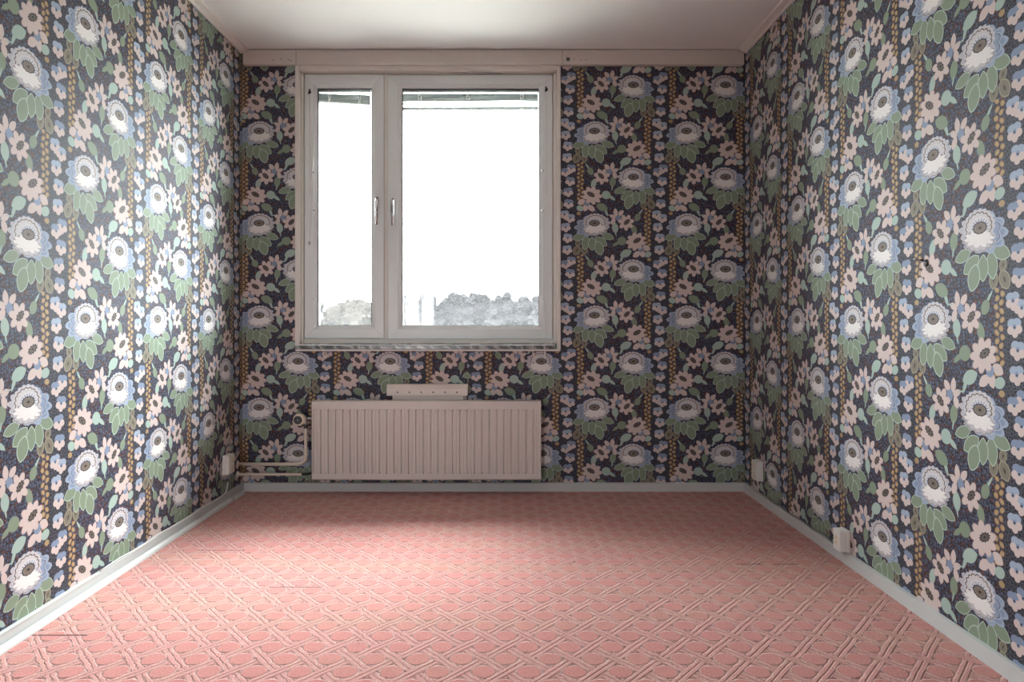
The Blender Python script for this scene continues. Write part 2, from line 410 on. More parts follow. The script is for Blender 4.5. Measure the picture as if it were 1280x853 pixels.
# ----------------------------------------------------------------------------
# mesh helpers
# ----------------------------------------------------------------------------
class MB:
    def __init__(self): self.v = []; self.f = []
    def add(self, vs, fs):
        o = len(self.v)
        self.v += [tuple(p) for p in vs]
        self.f += [tuple(i + o for i in f) for f in fs]
        return self
    def box(self, x0, x1, y0, y1, z0, z1):
        return self.add([(x, y, z) for z in (z0, z1) for y in (y0, y1) for x in (x0, x1)],
                        [(0, 2, 3, 1), (4, 5, 7, 6), (0, 1, 5, 4), (2, 6, 7, 3), (0, 4, 6, 2), (1, 3, 7, 5)])
    def tube(self, pts, r, n=10, cap=True):
        pts = [Vector(p) for p in pts]
        rs = r if isinstance(r, (list, tuple)) else [r] * len(pts)
        up = None; vs = []
        for i, p in enumerate(pts):
            d = (pts[min(i + 1, len(pts) - 1)] - pts[max(i - 1, 0)]).normalized()
            if up is None:
                up = Vector((0, 0, 1)) if abs(d.z) < 0.9 else Vector((0, 1, 0))
            a = d.cross(up).normalized(); bb = a.cross(d).normalized(); up = bb
            for k in range(n):
                t = 2 * PI * k / n
                vs.append(p + (a * math.cos(t) + bb * math.sin(t)) * rs[i])
        fs = []
        for i in range(len(pts) - 1):
            for k in range(n):
                k2 = (k + 1) % n
                fs.append((i * n + k, i * n + k2, (i + 1) * n + k2, (i + 1) * n + k))
        if cap:
            fs.append(tuple(reversed(range(n))))
            fs.append(tuple(range((len(pts) - 1) * n, len(pts) * n)))
        return self.add(vs, fs)
    def prism(self, poly, axis, a, b):
        """poly: 2D outline; extruded along axis (0,1,2) from a to b"""
        def P(q, t):
            return (t, q[0], q[1]) if axis == 0 else ((q[0], t, q[1]) if axis == 1 else (q[0], q[1], t))
        n = len(poly)
        vs = [P(q, a) for q in poly] + [P(q, b) for q in poly]
        fs = [(i, (i + 1) % n, n + (i + 1) % n, n + i) for i in range(n)]
        fs += [tuple(reversed(range(n))), tuple(range(n, 2 * n))]
        return self.add(vs, fs)
    def lathe(self, prof, center, axis='y', n=20):
        """prof: (radius, along) pairs"""
        c = Vector(center); vs = []
        for (r, t) in prof:
            for k in range(n):
                w = 2 * PI * k / n
                if axis == 'y': vs.append(c + Vector((r * math.cos(w), t, r * math.sin(w))))
                elif axis == 'x': vs.append(c + Vector((t, r * math.cos(w), r * math.sin(w))))
                else: vs.append(c + Vector((r * math.cos(w), r * math.sin(w), t)))
        m = len(prof)
        fs = [(i * n + k, i * n + (k + 1) % n, (i + 1) * n + (k + 1) % n, (i + 1) * n + k) for i in range(m - 1) for k in range(n)]
        fs += [tuple(range(n)), tuple(range((m - 1) * n, m * n))]
        return self.add(vs, fs)
    def build(self, name, mat, parent=None, bevel=0.0, smooth=False, segs=2):
        me = bpy.data.meshes.new(name)
        me.from_pydata(self.v, [], self.f)
        bm = bmesh.new(); bm.from_mesh(me)
        bmesh.ops.recalc_face_normals(bm, faces=bm.faces)
        bm.to_mesh(me); bm.free()
        me.materials.append(mat)
        if smooth:
            me.polygons.foreach_set('use_smooth', [True] * len(me.polygons))
        o = bpy.data.objects.new(name, me)
        C.objects.link(o)
        if parent is not None:
            o.parent = parent
            o.matrix_parent_inverse = parent.matrix_world.inverted() if parent.type != 'EMPTY' else Matrix.Translation(parent.location).inverted()
        if bevel:
            b = o.modifiers.new('bevel', 'BEVEL'); b.width = bevel; b.segments = segs; b.limit_method = 'ANGLE'
            b.angle_limit = math.radians(40)
        return o

def empty(name, loc=(0, 0, 0)):
    o = bpy.data.objects.new(name, None); o.location = loc; o.empty_display_size = 0.05
    C.objects.link(o); return o
def tag(o, label, cat, group=None, kind=None):
    o['label'] = label; o['category'] = cat
    if group: o['group'] = group
    if kind: o['kind'] = kind
    return o
def struct(o):
    o['kind'] = 'structure'; return o

# ----------------------------------------------------------------------------
# materials
# ----------------------------------------------------------------------------
M_paper_back = wallpaper('wallpaper_back', 0, 1.0, 0.741, 2.326, (-0.21, 395.0))
M_paper_right = wallpaper('wallpaper_right', 1, -1.0, -2.048, 1.243)
M_paper_left = wallpaper('wallpaper_left', 1, 1.0, 2.226, 1.246)
M_carpet = carpet_material()
M_ceiling = paint('ceiling_paint', (0.80, 0.80, 0.79), 0.8, 0.03, 2.0)
M_trim = paint('trim_paint', (0.70, 0.655, 0.615), 0.5, 0.06, 6.0)
M_base = paint('baseboard_paint', (0.55, 0.57, 0.565), 0.45, 0.05, 8.0)
M_sash = paint('sash_white', (0.70, 0.73, 0.73), 0.35, 0.03, 10.0)
M_casing = paint('casing_cream', (0.72, 0.68, 0.635), 0.45, 0.05, 10.0)
M_rad = paint('radiator_enamel', (0.64, 0.585, 0.55), 0.38, 0.03, 5.0)
M_rad2 = paint('vent_enamel', (0.70, 0.62, 0.575), 0.38, 0.03, 8.0)
M_pipe = paint('pipe_enamel', (0.72, 0.63, 0.54), 0.4, 0.05, 20.0)
M_plastic = paint('white_plastic', (0.76, 0.74, 0.71), 0.35, 0.02, 30.0)
M_cream = paint('cream_plastic', (0.74, 0.66, 0.53), 0.35, 0.03, 30.0)
M_dark = paint('dark_plastic', (0.025, 0.025, 0.028), 0.4, 0.1, 30.0)
M_rubber = paint('gasket_rubber', (0.045, 0.047, 0.052), 0.6, 0.1, 30.0)
M_metal = paint('chrome', (0.62, 0.62, 0.63), 0.22, 0.05, 30.0, 0.5, 1.0, 0.0)
M_slat = paint('blind_slat', (0.11, 0.125, 0.118), 0.5, 0.04, 20.0, 0.2)
M_rail = paint('blind_rail', (0.36, 0.38, 0.37), 0.4, 0.03, 20.0)
M_cord = paint('white_cord', (0.72, 0.71, 0.68), 0.7, 0.05, 60.0)
M_cable = paint('grey_cable', (0.16, 0.155, 0.15), 0.5, 0.1, 60.0)
M_brick = paint('outer_plaster', (0.5, 0.48, 0.45), 0.8, 0.08, 6.0)

def marble_material():
    g = Graph('sill_marble')
    co = g.objco()
    wv = g.node('ShaderNodeTexWave', bands_direction='DIAGONAL')
    g.put(wv.inputs['Vector'], co)
    wv.inputs['Scale'].default_value = 9.0; wv.inputs['Distortion'].default_value = 6.0
    wv.inputs['Detail'].default_value = 4.0; wv.inputs['Detail Scale'].default_value = 2.0
    c, _ = g.ramp(wv.outputs['Fac'], [(0.0, (0.10, 0.11, 0.11)), (0.6, (0.17, 0.18, 0.18)), (0.9, (0.26, 0.26, 0.26)), (1.0, (0.40, 0.40, 0.40))])
    return g.finish(c, 0.25)
M_marble = marble_material()

def glass_material(name, x0, x1, z0, z1, streak=None, veil=0.05):
    """clear pane with a thin veil of haze put into the glass; condensation towards the lower edge"""
    g = Graph(name)
    co = g.objco()
    s = g.sep(co)
    n = g.noise(co, 9.0, 4.0, 0.6)
    low = g.step(s[2], z0 + 0.30, z0 + 0.02)
    f = g.m('MULTIPLY_ADD', g.m('MULTIPLY', low, n), 0.008, veil)  # veil whitens the whole pane like outdoor haze; condensation only near the bottom
    if streak is not None:  # pale streaks painted into the pane in place of a reflection
        xa, xb, zt = streak
        lines = g.noise(g.mapping(co, (0, 0, 0), 0, (0.020, 1.0, 0.5)), 1.0, 3.0, 0.6)
        inside = g.m('MULTIPLY', g.m('MULTIPLY', g.step(s[0], xa, xa + 0.012), g.step(s[0], xb, xb - 0.05)), g.step(s[2], zt + 0.01, zt - 0.02))
        f = g.m('ADD', f, g.m('MULTIPLY', inside, g.m('MULTIPLY', g.step(lines, 0.45, 0.60), 0.004)))
        f = g.m('MINIMUM', f, 0.30)
    tr = g.node('ShaderNodeBsdfTransparent'); tr.inputs[0].default_value = (0.97, 0.985, 0.98, 1)
    film = g.node('ShaderNodeBsdfTranslucent'); film.inputs[0].default_value = (0.95, 0.97, 1.0, 1)
    mx = g.node('ShaderNodeMixShader'); g.put(mx.inputs[0], f)
    g.t.links.new(tr.outputs[0], mx.inputs[1]); g.t.links.new(film.outputs[0], mx.inputs[2])
    gl = g.node('ShaderNodeBsdfGlossy'); gl.inputs['Roughness'].default_value = 0.02
    lw = g.node('ShaderNodeFresnel'); lw.inputs[0].default_value = 1.17
    mx2 = g.node('ShaderNodeMixShader'); g.t.links.new(lw.outputs[0], mx2.inputs[0])
    g.t.links.new(mx.outputs[0], mx2.inputs[1]); g.t.links.new(gl.outputs[0], mx2.inputs[2])
    o = g.node('ShaderNodeOutputMaterial'); g.t.links.new(mx2.outputs[0], o.inputs['Surface'])
    return g.mat

# ----------------------------------------------------------------------------
# room shell
# ----------------------------------------------------------------------------
WT = 0.20                                    # outer wall thickness
# window opening in the back wall
WX0, WX1 = bx_(373.5, YB), bx_(697.5, YB)
WZ0, WZ1 = bz_(430.0, YB), bz_(86.0, YB)

struct(MB().box(XL - 0.1, XR + 0.1, YF - 0.1, YB + 0.1, -0.12, 0.0).build('floor', M_carpet))
struct(MB().box(XL - 0.1, XR + 0.1, YF - 0.1, YB + WT, ZC, ZC + 0.12).build('ceiling', M_ceiling))
struct(MB().box(XL - 0.12, XL, YF, YB, -0.02, ZC).build('wall_left', M_paper_left))
struct(MB().box(XR, XR + 0.12, YF, YB, -0.02, ZC).build('wall_right', M_paper_right))
wb = MB()
for (x0, x1, z0, z1) in ((XL - 0.12, WX0, -0.02, ZC), (WX1, XR + 0.12, -0.02, ZC), (WX0, WX1, -0.02, WZ0), (WX0, WX1, WZ1, ZC)):
    wb.box(x0, x1, YB, YB + WT, z0, z1)
struct(wb.build('wall_back', M_paper_back))
# wall behind the camera: a window added to light the far wall, plain door
QX0, QX1, QZ0, QZ1 = -1.44, -0.95, 0.22, 1.46
wf = MB()
for (x0, x1, z0, z1) in ((XL - 0.12, QX0, -0.02, ZC), (QX1, 0.25, -0.02, ZC), (QX0, QX1, -0.02, QZ0), (QX0, QX1, QZ1, ZC), (1.10, XR + 0.12, -0.02, ZC), (0.25, 1.10, 2.05, ZC)):
    wf.box(x0, x1, YF - 0.12, YF, z0, z1)
w2 = struct(empty('fill_window', ((QX0 + QX1) / 2, YF - 0.06, QZ0)))
fm = MB()
for (x0, x1, z0, z1) in ((QX0, QX0 + 0.04, QZ0, QZ1), (QX1 - 0.04, QX1, QZ0, QZ1), (QX0 + 0.04, QX1 - 0.04, QZ0, QZ0 + 0.04), (QX0 + 0.04, QX1 - 0.04, QZ1 - 0.04, QZ1), (-1.20, -1.165, QZ0 + 0.04, QZ1 - 0.04)):
    fm.box(x0, x1, YF - 0.08, YF - 0.02, z0, z1)
fm.build('frame', M_sash, w2, 0.003)
M_paper_front = M_paper_back
struct(wf.build('wall_front', M_paper_front))
dr = struct(empty('door_1', (0.675, YF - 0.06, 0.0)))
MB().box(0.25, 1.10, YF - 0.10, YF - 0.06, 0.0, 2.05).build('door_leaf', M_sash, dr, 0.003)
MB().tube([(0.33, YF - 0.06, 1.02), (0.33, YF - 0.01, 1.02), (0.345, YF, 1.02), (0.45, YF, 1.02)], 0.009).build('door_handle', M_metal, dr, 0, True)

# baseboards (lipped top edge)
BH = 0.050
def base_profile(sgn, w):   # (offset from wall, z)
    t = 0.013
    return [(w, 0.0), (w + sgn * t, 0.0), (w + sgn * t, BH - 0.006), (w + sgn * (t + 0.002), BH - 0.005), (w + sgn * (t + 0.002), BH - 0.001), (w + sgn * (t - 0.002), BH), (w, BH)]
def base_run(axis, sgn, w, a, b, name):
    prof = base_profile(sgn, w)
    m = MB()
    if axis == 0: m.prism(prof, 0, a, b)          # runs along x, prof = (y, z)
    else: m.prism(prof, 1, a, b)                  # runs along y, prof = (x, z)
    return struct(m.build(name, M_base))
base_run(0, -1, YB, XL, XR, 'baseboard_back')
base_run(1, 1, XL, YF, YB - 0.013, 'baseboard_left')
base_run(1, -1, XR, YF, YB - 0.013, 'baseboard_right')

# rounded white strip on the floor along the left baseboard, broken short of the corner
q = [(XL + 0.0185, 0.0)] + [(XL + 0.0185 + 0.016 * math.cos(t), 0.019 * math.sin(t)) for t in [i * PI / 2 / 6 for i in range(7)]]
m = MB(); m.prism(q, 1, YF, 3.82)
M_strip = paint('strip_white', (0.60, 0.61, 0.60), 0.4, 0.03, 10.0)
struct(m.build('trim_1', M_strip))
m = MB(); m.prism([(p[0] + 0.006, p[1] + 0.001) for p in q], 1, 3.835, 3.985)
struct(m.build('trim_2', M_strip))

# flat mouldings between side walls and ceiling
def cove(name, w, sgn):
    pr = [(w, ZC), (w, ZC - 0.026), (w + sgn * 0.010, ZC - 0.028), (w + sgn * 0.016, ZC - 0.020), (w + sgn * 0.040, ZC - 0.010), (w + sgn * 0.044, ZC)]
    m = MB(); m.prism(pr, 1, YF, YB - 0.035); return struct(m.build(name, M_trim))
cove('trim_3', XL, 1); cove('trim_4', XR, -1)

# curtain board along the top of the back wall, in three lengths
BY = YB - 0.035
bz0, bz1 = bz_(80.5, BY), ZC - 0.004
M_board = paint('board_paint', (0.63, 0.58, 0.54), 0.5, 0.08, 5.0)
board = struct(empty('trim_5', (0, BY, bz0)))
for (a, b) in ((303.5, 369.8), (370.1, 702.8), (703.1, 930.5)):
    MB().box(bx_(a, BY), bx_(b, BY), BY, YB, bz0, bz1).build('board_length', M_board, board, 0.003)
# cable grommet and old screw marks in the board
gx, gz = bx_(710, BY), bz_(74, BY)
MB().lathe([(0.0145, 0.0), (0.0145, -0.003), (0.010, -0.004), (0.009, 0.0)], (gx, BY, gz), 'y', 18).build('grommet', M_metal, board, 0, True)
MB().lathe([(0.009, -0.0004), (0.006, -0.0012)], (gx, BY, gz), 'y', 14).build('grommet_hole', M_dark, board)
for (px, py) in ((717, 74), (726, 75), (732, 74.5), (342, 75), (351, 74), (361, 74.5), (364, 76)):
    x, z = bx_(px, BY), bz_(py, BY)
    MB().lathe([(0.003, -0.0002), (0.002, -0.0012)], (x, BY, z), 'y', 8).build('screw_mark', M_dark, board)

# ----------------------------------------------------------------------------
# window
# ----------------------------------------------------------------------------
win = struct(empty('window_1', ((WX0 + WX1) / 2, YB, WZ0)))
SY = YB + 0.030                              # front face of the sashes
SD = 0.075                                   # sash depth
def sx(px): return bx_(px, SY)
def sz(py): return bz_(py, SY)
# casing strips standing proud of the wallpaper
CY = YB - 0.014
def cx(px): return bx_(px, CY)
def cz(py): return bz_(py, CY)
c0, c1, ct, cb = cx(368.5), cx(701.0), cz(81.5), cz(438.0)
ci0, ci1, cit = cx(374.5), cx(696.5), cz(87.5)
MB().box(c0, ci0, CY, YB + 0.09, cb, ct).build('casing', M_casing, win, 0.004)
MB().box(ci1, c1, CY, YB + 0.09, cb, ct).build('casing', M_casing, win, 0.004)
MB().box(ci0, ci1, CY, YB + 0.09, cit, ct).build('casing', M_casing, win, 0.004)
# outer frame behind the sashes
fz0 = WZ0
fr = MB()
FX0, FX1, FZ0, FZ1 = sx(380.5), sx(691.0), sz(423.5), sz(92.5)
for (x0, x1, z0, z1) in ((WX0, FX0 + 0.02, fz0, WZ1), (FX1 - 0.02, WX1, fz0, WZ1), (WX0, WX1, fz0, FZ0 + 0.02), (WX0, WX1, FZ1 - 0.02, WZ1), (sx(478.5), sx(486.5), fz0, WZ1)):
    fr.box(x0, x1, SY + 0.018, SY + 0.13, z0, z1)
fr.build('frame', M_casing, win)
# reveal of the frame towards the room
rv = MB()
rv.box(ci0, FX0 - 0.004, SY - 0.004, SY + 0.02, fz0, cit)
rv.box(FX1 + 0.004, ci1, SY - 0.004, SY + 0.02, fz0, cit)
rv.box(ci0, ci1, SY - 0.004, SY + 0.02, FZ1 + 0.004, cit)
rv.box(ci0, ci1, SY + 0.004, SY + 0.02, fz0, FZ0 - 0.003)
rv.box(sx(480.4), sx(484.4), SY + 0.010, SY + 0.02, fz0, cit)
rv.build('reveal', M_casing, win, 0.002)

def sash(px0, px1, py0, py1, gx0, gx1, gy0, gy1, hx, hy0, hy1, glass):
    x0, x1, zt, zb = sx(px0), sx(px1), sz(py0), sz(py1)
    a0, a1, at, ab = sx(gx0), sx(gx1), sz(gy0), sz(gy1)
    # four mitred members with a stepped glazing bead
    def member(pts_out, pts_in):
        (o1, o2), (i1, i2) = pts_out, pts_in
        m = MB()
        def lerp(p, q, t): return (p[0] + (q[0] - p[0]) * t, p[1] + (q[1] - p[1]) * t)
        prof = [(0.0, SD), (0.0, 0.004), (0.05, 0.0), (0.72, 0.0), (0.75, 0.003), (0.97, 0.010), (1.0, 0.016), (1.0, SD)]
        vs = []
        for (t, d) in prof:
            A = lerp(o1, i1, t); B = lerp(o2, i2, t)
            vs.append((A[0], SY + d, A[1])); vs.append((B[0], SY + d, B[1]))
        n = len(prof)
        fs = [(2 * i, 2 * i + 1, 2 * ((i + 1) % n) + 1, 2 * ((i + 1) % n)) for i in range(n)]
        fs += [tuple(2 * i for i in range(n)), tuple(2 * i + 1 for i in reversed(range(n)))]
        return m.add(vs, fs)
    O = [(x0, zb), (x1, zb), (x1, zt), (x0, zt)]
    I = [(a0, ab), (a1, ab), (a1, at), (a0, at)]
    g = 0.0006                                # hairline at the mitres
    root = None
    for k in range(4):
        k2 = (k + 1) % 4
        d = Vector((O[k2][0] - O[k][0], O[k2][1] - O[k][1])).normalized() * g
        sh = lambda p, s_: (p[0] + d.x * s_, p[1] + d.y * s_)
        mm = member((sh(O[k], 1), sh(O[k2], -1)), (sh(I[k], 1), sh(I[k2], -1)))
        if root is None:
            root = mm
        else:
            root.add(mm.v, mm.f)
    root = root.build('sash', M_sash, win)
    # black gasket round the glass
    gm = MB(); w = 0.005; yy0, yy1 = SY + 0.014, SY + 0.026
    gm.box(a0, a0 + w, yy0, yy1, ab, at); gm.box(a1 - w * 0.5, a1, yy0, yy1, ab, at)
    gm.box(a0, a1, yy0, yy1, at - w, at); gm.box(a0, a1, yy0, yy1, ab, ab + w * 0.4)
    gm.build('gasket', M_rubber, root)
    for yo in (0.020, 0.068):
        MB().box(a0 - 0.004, a1 + 0.004, SY + yo, SY + yo + 0.003, ab - 0.004, at + 0.004).build('pane', glass, root)
    # handle: rosette and hanging lever
    hxm = sx(hx); h0, h1 = sz(hy0), sz(hy1)
    MB().box(hxm - 0.012, hxm + 0.012, SY - 0.008, SY, h0 - 0.062, h0 + 0.006).build('handle_plate', M_plastic, root, 0.004)
    MB().tube([(hxm, SY - 0.002, h0 - 0.012), (hxm, SY - 0.032, h0 - 0.012), (hxm + 0.001, SY - 0.040, h0 - 0.022), (hxm + 0.001, SY - 0.040, h0 - 0.08), (hxm + 0.001, SY - 0.036, h1)], [0.009, 0.009, 0.010, 0.009, 0.0075], 12).build('handle', M_metal, root, 0, True)
    MB().lathe([(0.0055, 0), (0.0055, -0.004), (0.004, -0.005)], (hxm, SY - 0.008, h0 + 0.001), 'y', 12).build('handle_screw', M_dark, root)
    return root

glassL = glass_material('glass_left', sx(396), sx(464), sz(407), sz(110), None, 0.003)
glassR = glass_material('glass_right', sx(502), sx(673.5), sz(407), sz(110), (sx(503), sx(545), sz(364)), 0.002)
sashL = sash(380.5, 480.3, 92.5, 423.5, 396.3, 464.0, 109.8, 407.0, 472.0, 248, 282, glassL)
sashR = sash(484.5, 690.8, 93.5, 424.0, 502.3, 673.7, 110.0, 407.3, 491.5, 249.5, 283, glassR)

def disc(parent, px, py, r, d, mat, name):
    MB().lathe([(r, 0.0), (r, -d * 0.7), (r * 0.8, -d)], (sx(px), SY, sz(py)), 'y', 16).build(name, mat, parent)
disc(sashL, 472.3, 115.2, 0.0125, 0.002, M_sash, 'cover_cap')
disc(sashR, 492.0, 116.0, 0.0125, 0.002, M_sash, 'cover_cap')
disc(sashL, 391.0, 215.5, 0.007, 0.010, M_metal, 'knob')
disc(sashL, 392.5, 263.0, 0.005, 0.008, M_metal, 'knob')
disc(sashL, 393.0, 374.0, 0.005, 0.008, M_metal, 'knob')
disc(sashR, 678.0, 213.5, 0.006, 0.010, M_metal, 'knob')
disc(sashR, 678.0, 263.5, 0.006, 0.010, M_metal, 'knob')
disc(sashR, 677.5, 374.5, 0.008, 0.012, M_plastic, 'knob')
for (p, px, py) in ((sashL, 387.2, 115.5), (sashR, 682.5, 112.5)):
    x, z = sx(px), sz(py)
    MB().tube([(x, SY, z + 0.018), (x, SY - 0.008, z + 0.010), (x + 0.004, SY - 0.012, z), (x - 0.004, SY - 0.010, z - 0.012)], [0.004, 0.005, 0.008, 0.006], 8).build('catch', M_dark, p, 0, True)
    MB().tube([(x, SY - 0.0008, z - 0.02), (x, SY - 0.0008, z - 0.60)], 0.0022, 6).build('guide_line', M_casing, p)
# hinges
for (px, py0, py1) in ((376.8, 96, 112), (378.0, 408, 420), (693.6, 97, 112), (693.4, 406, 421)):
    x = sx(px)
    hm = MB()
    zt, zb = sz(py0), sz(py1)
    hm.tube([(x, SY + 0.000, zb), (x, SY + 0.000, zb + (zt - zb) * 0.30)], 0.0075, 10)
    hm.tube([(x, SY + 0.000, zb + (zt - zb) * 0.36), (x, SY + 0.000, zt)], 0.0075, 10)
    hm.build('hinge', M_casing, win)
# striker bar above the wide sash and dark drain slots under it
MB().tube([(sx(549), SY + 0.001, sz(91)), (sx(588), SY - 0.006, sz(90.3)), (sx(627), SY + 0.001, sz(91.5))], 0.0035, 8).build('stay_bar', M_metal, win, 0, True)
MB().lathe([(0.006, 0), (0.006, -0.010), (0.003, -0.012)], (sx(587.5), SY - 0.006, sz(90.3)), 'y', 12).build('stay_knob', M_plastic, win)
for px in (566, 653):
    MB().box(sx(px) - 0.012, sx(px) + 0.012, SY + 0.010, SY + 0.017, sz(426.5), sz(425)).build('drain_slot', M_dark, win)
# sill: white board on a marble edge with a cream lip below
WSY = YB - 0.045
def wz(py): return bz_(py, WSY)
MB().box(bx_(371, WSY), bx_(695, WSY), WSY - 0.002, SY + 0.03, wz(432.2), wz(431.0)).build('sill_top', M_sash, win, 0.001)
MB().box(bx_(367.5, WSY), bx_(693.5, WSY), WSY, YB, wz(436.8), wz(432.3)).build('sill_edge', M_marble, win, 0.001)
MB().box(bx_(369, WSY), bx_(700.5, WSY), WSY + 0.004, YB, wz(439.3), wz(437.0)).build('sill_lip', M_casing, win, 0.002)

# ----------------------------------------------------------------------------
# venetian blinds gathered at the top, between the two panes of each sash
# ----------------------------------------------------------------------------
def sag(pts, mx):
    return pts
def blind(name, label, px0, px1, stack, rails, ladders, cords, seed):
    rnd = random.Random(seed)
    Y = SY + 0.046
    def X(px): return bx_(px, Y)
    def Z(py): return bz_(py, Y)
    b = tag(empty(name, ((X(px0) + X(px1)) / 2, Y, Z(112))), label, 'blind', 'venetian blinds in the window')
    MB().box(X(px0), X(px1), Y - 0.012, Y + 0.012, Z(115.5), Z(109.0)).build('head_rail', M_rail, b, 0.002)
    n, (yl0, yr0), (yl1, yr1) = stack
    for i in range(n):
        t = i / (n - 1)
        zl = Z(yl0 + (yl1 - yl0) * t); zr = Z(yr0 + (yr1 - yr0) * t)
        j = rnd.uniform(-0.0006, 0.0006)
        m = MB(); vs = []; N = 8
        for k in range(N + 1):
            s_ = k / N
            x = X(px0 + 0.5) + (X(px1 - 0.5) - X(px0 + 0.5)) * s_
            z = zl + (zr - zl) * s_ + j + 0.0012 * math.sin(s_ * PI * 3 + i)
            for (dy, dz) in ((-0.011, -0.001), (0, 0.0015), (0.011, -0.001)):
                vs.append((x, Y + dy, z + dz))
        fs = [(k * 3 + c, k * 3 + c + 1, k * 3 + c + 4, k * 3 + c + 3) for k in range(N) for c in range(2)]
        m.add(vs, fs)
        o = m.build('slat', M_slat, b)
        so = o.modifiers.new('thick', 'SOLIDIFY'); so.thickness = 0.0009
    for (yl, yr, h, nm) in rails:
        x0, x1 = X(px0 + 0.5), X(px1 - 0.5)
        zl, zr = Z(yl), Z(yr)
        m = MB()
        m.add([(x0, Y - 0.012, zl - h), (x1, Y - 0.012, zr - h), (x1, Y + 0.012, zr - h), (x0, Y + 0.012, zl - h),
               (x0, Y - 0.012, zl), (x1, Y - 0.012, zr), (x1, Y + 0.012, zr), (x0, Y + 0.012, zl)],
              [(0, 1, 2, 3), (7, 6, 5, 4), (0, 4, 5, 1), (1, 5, 6, 2), (2, 6, 7, 3), (3, 7, 4, 0)])
        m.build(nm, M_rail, b, 0.0015)
    for (px, py0, py1) in ladders:
        m = MB()
        for dx in (-0.006, 0.006):
            pts = [(X(px) + dx + 0.004 * math.sin(k * 1.3 + px + dx * 200), Y - 0.015, Z(py0 + (py1 - py0) * k / 6)) for k in range(7)]
            m.tube(pts, 0.0016, 5)
        for k in range(1, 6):
            z = Z(py0 + (py1 - py0) * k / 6)
            m.tube([(X(px) - 0.006, Y - 0.015, z), (X(px) + 0.006, Y - 0.016, z - 0.002)], 0.0013, 4)
        m.build('ladder_tape', M_cord, b)
    for pts in cords:
        MB().tube([(X(x), Y - 0.013, Z(y)) for (x, y) in pts], 0.0015, 5).build('lift_cord', M_cord, b, 0, True)
    return b
blind('venetian_blind', 'pale green-grey venetian blind bunched at a slant in the narrow left sash', 396.8, 463.5,
      (9, (117.0, 119.5), (125.0, 129.0)), [(125.6, 129.6, 0.011, 'bottom_rail')],
      [(412.5, 114, 131), (450, 112, 133)], [], 3)
blind('venetian_blind', 'pale green-grey venetian blind with sagging slats in the wide right sash', 502.8, 673.2,
      (8, (117.5, 117.5), (126.5, 125.0)), [(129.5, 126.8, 0.003, 'loose_slat'), (134.5, 134.0, 0.017, 'bottom_rail')],
      [(525.0, 115, 143), (652.0, 115, 141), (585, 116, 127)],
      [[(528, 141), (530, 148), (529.5, 154), (527, 160), (524, 165)], [(641.5, 139), (639, 146), (639.5, 151), (642, 155)]], 5)

# pull cords hanging in front of the sashes
cl = tag(empty('blind_cord', (sx(389), SY - 0.012, sz(305))), 'thin white blind wand hanging on the hinge side of the narrow sash', 'cord')
MB().tube([(sx(392.0), SY - 0.010, sz(196)), (sx(391.6), SY - 0.014, sz(206)), (sx(391.0), SY - 0.014, sz(216)), (sx(390.0), SY - 0.012, sz(240)), (sx(388.5), SY - 0.008, sz(280)), (sx(387.0), SY - 0.006, sz(303))],
          [0.004, 0.005, 0.0028, 0.0022, 0.0022, 0.0022], 8).build('cord', M_cord, cl, 0, True)
MB().lathe([(0.003, 0.010), (0.0055, 0.004), (0.0055, -0.008), (0.002, -0.012)], (sx(387.0), SY - 0.007, sz(304)), 'z', 10).build('cord_end', M_metal, cl)
cr_ = tag(empty('blind_cord', (sx(683), SY - 0.03, sz(445))), 'doubled white string hanging from the wide sash down over the sill', 'cord')
for k, off in enumerate((0.0, 1.4)):
    pts = [(677.5, 374.5), (679.5 + off, 377), (681 + off * 1.4, 386), (681.0 - off * 0.5, 398), (681.8 + off * 0.7, 410), (682.0, 424), (682.2 + off * 0.6, 430)]
    P = [(sx(x), SY - 0.012, sz(y)) for (x, y) in pts] + [(bx_(682 - off, WSY - 0.006), WSY - 0.008, wz(433)), (bx_(682.0 - off * 1.2, WSY - 0.008), WSY - 0.008, wz(441)), (bx_(680 + off, WSY - 0.008), WSY - 0.009, wz(449))]
    MB().tube(P, 0.0017, 6).build('string', M_cord, cr_, 0, True)

# little curtain-wire hooks screwed under the sill
for (px, lab) in ((403.5, 'small pale hook under the sill below the narrow left sash'), (513, 'small pale hook under the sill above the radiator vent'), (666, 'small pale hook under the sill near its right end')):
    x = bx_(px, WSY)
    o = MB().tube([(x, WSY + 0.010, wz(438.8)), (x, WSY + 0.004, wz(441)), (x + 0.004, WSY - 0.002, wz(444)), (x + 0.012, WSY - 0.004, wz(447.2)), (x + 0.020, WSY - 0.002, wz(446.5)), (x + 0.020, WSY, wz(444.4))], 0.0036, 8).build('sill_hook', M_pipe, None, 0, True)
    tag(o, lab, 'hook', 'hooks under the window sill')

# ----------------------------------------------------------------------------
# radiator, vent above it, pipes and thermostat
# ----------------------------------------------------------------------------
RY = 3.945                                   # front face
def rx_(px): return bx_(px, RY)
def rz_(py): return bz_(py, RY)
rx0, rx1, rz0, rz1 = rx_(389.5), rx_(676.5), rz_(599.5), rz_(502.0)
rad = tag(empty('radiator', ((rx0 + rx1) / 2, RY + 0.05, rz0)), 'wide cream ribbed panel radiator under the window', 'radiator')
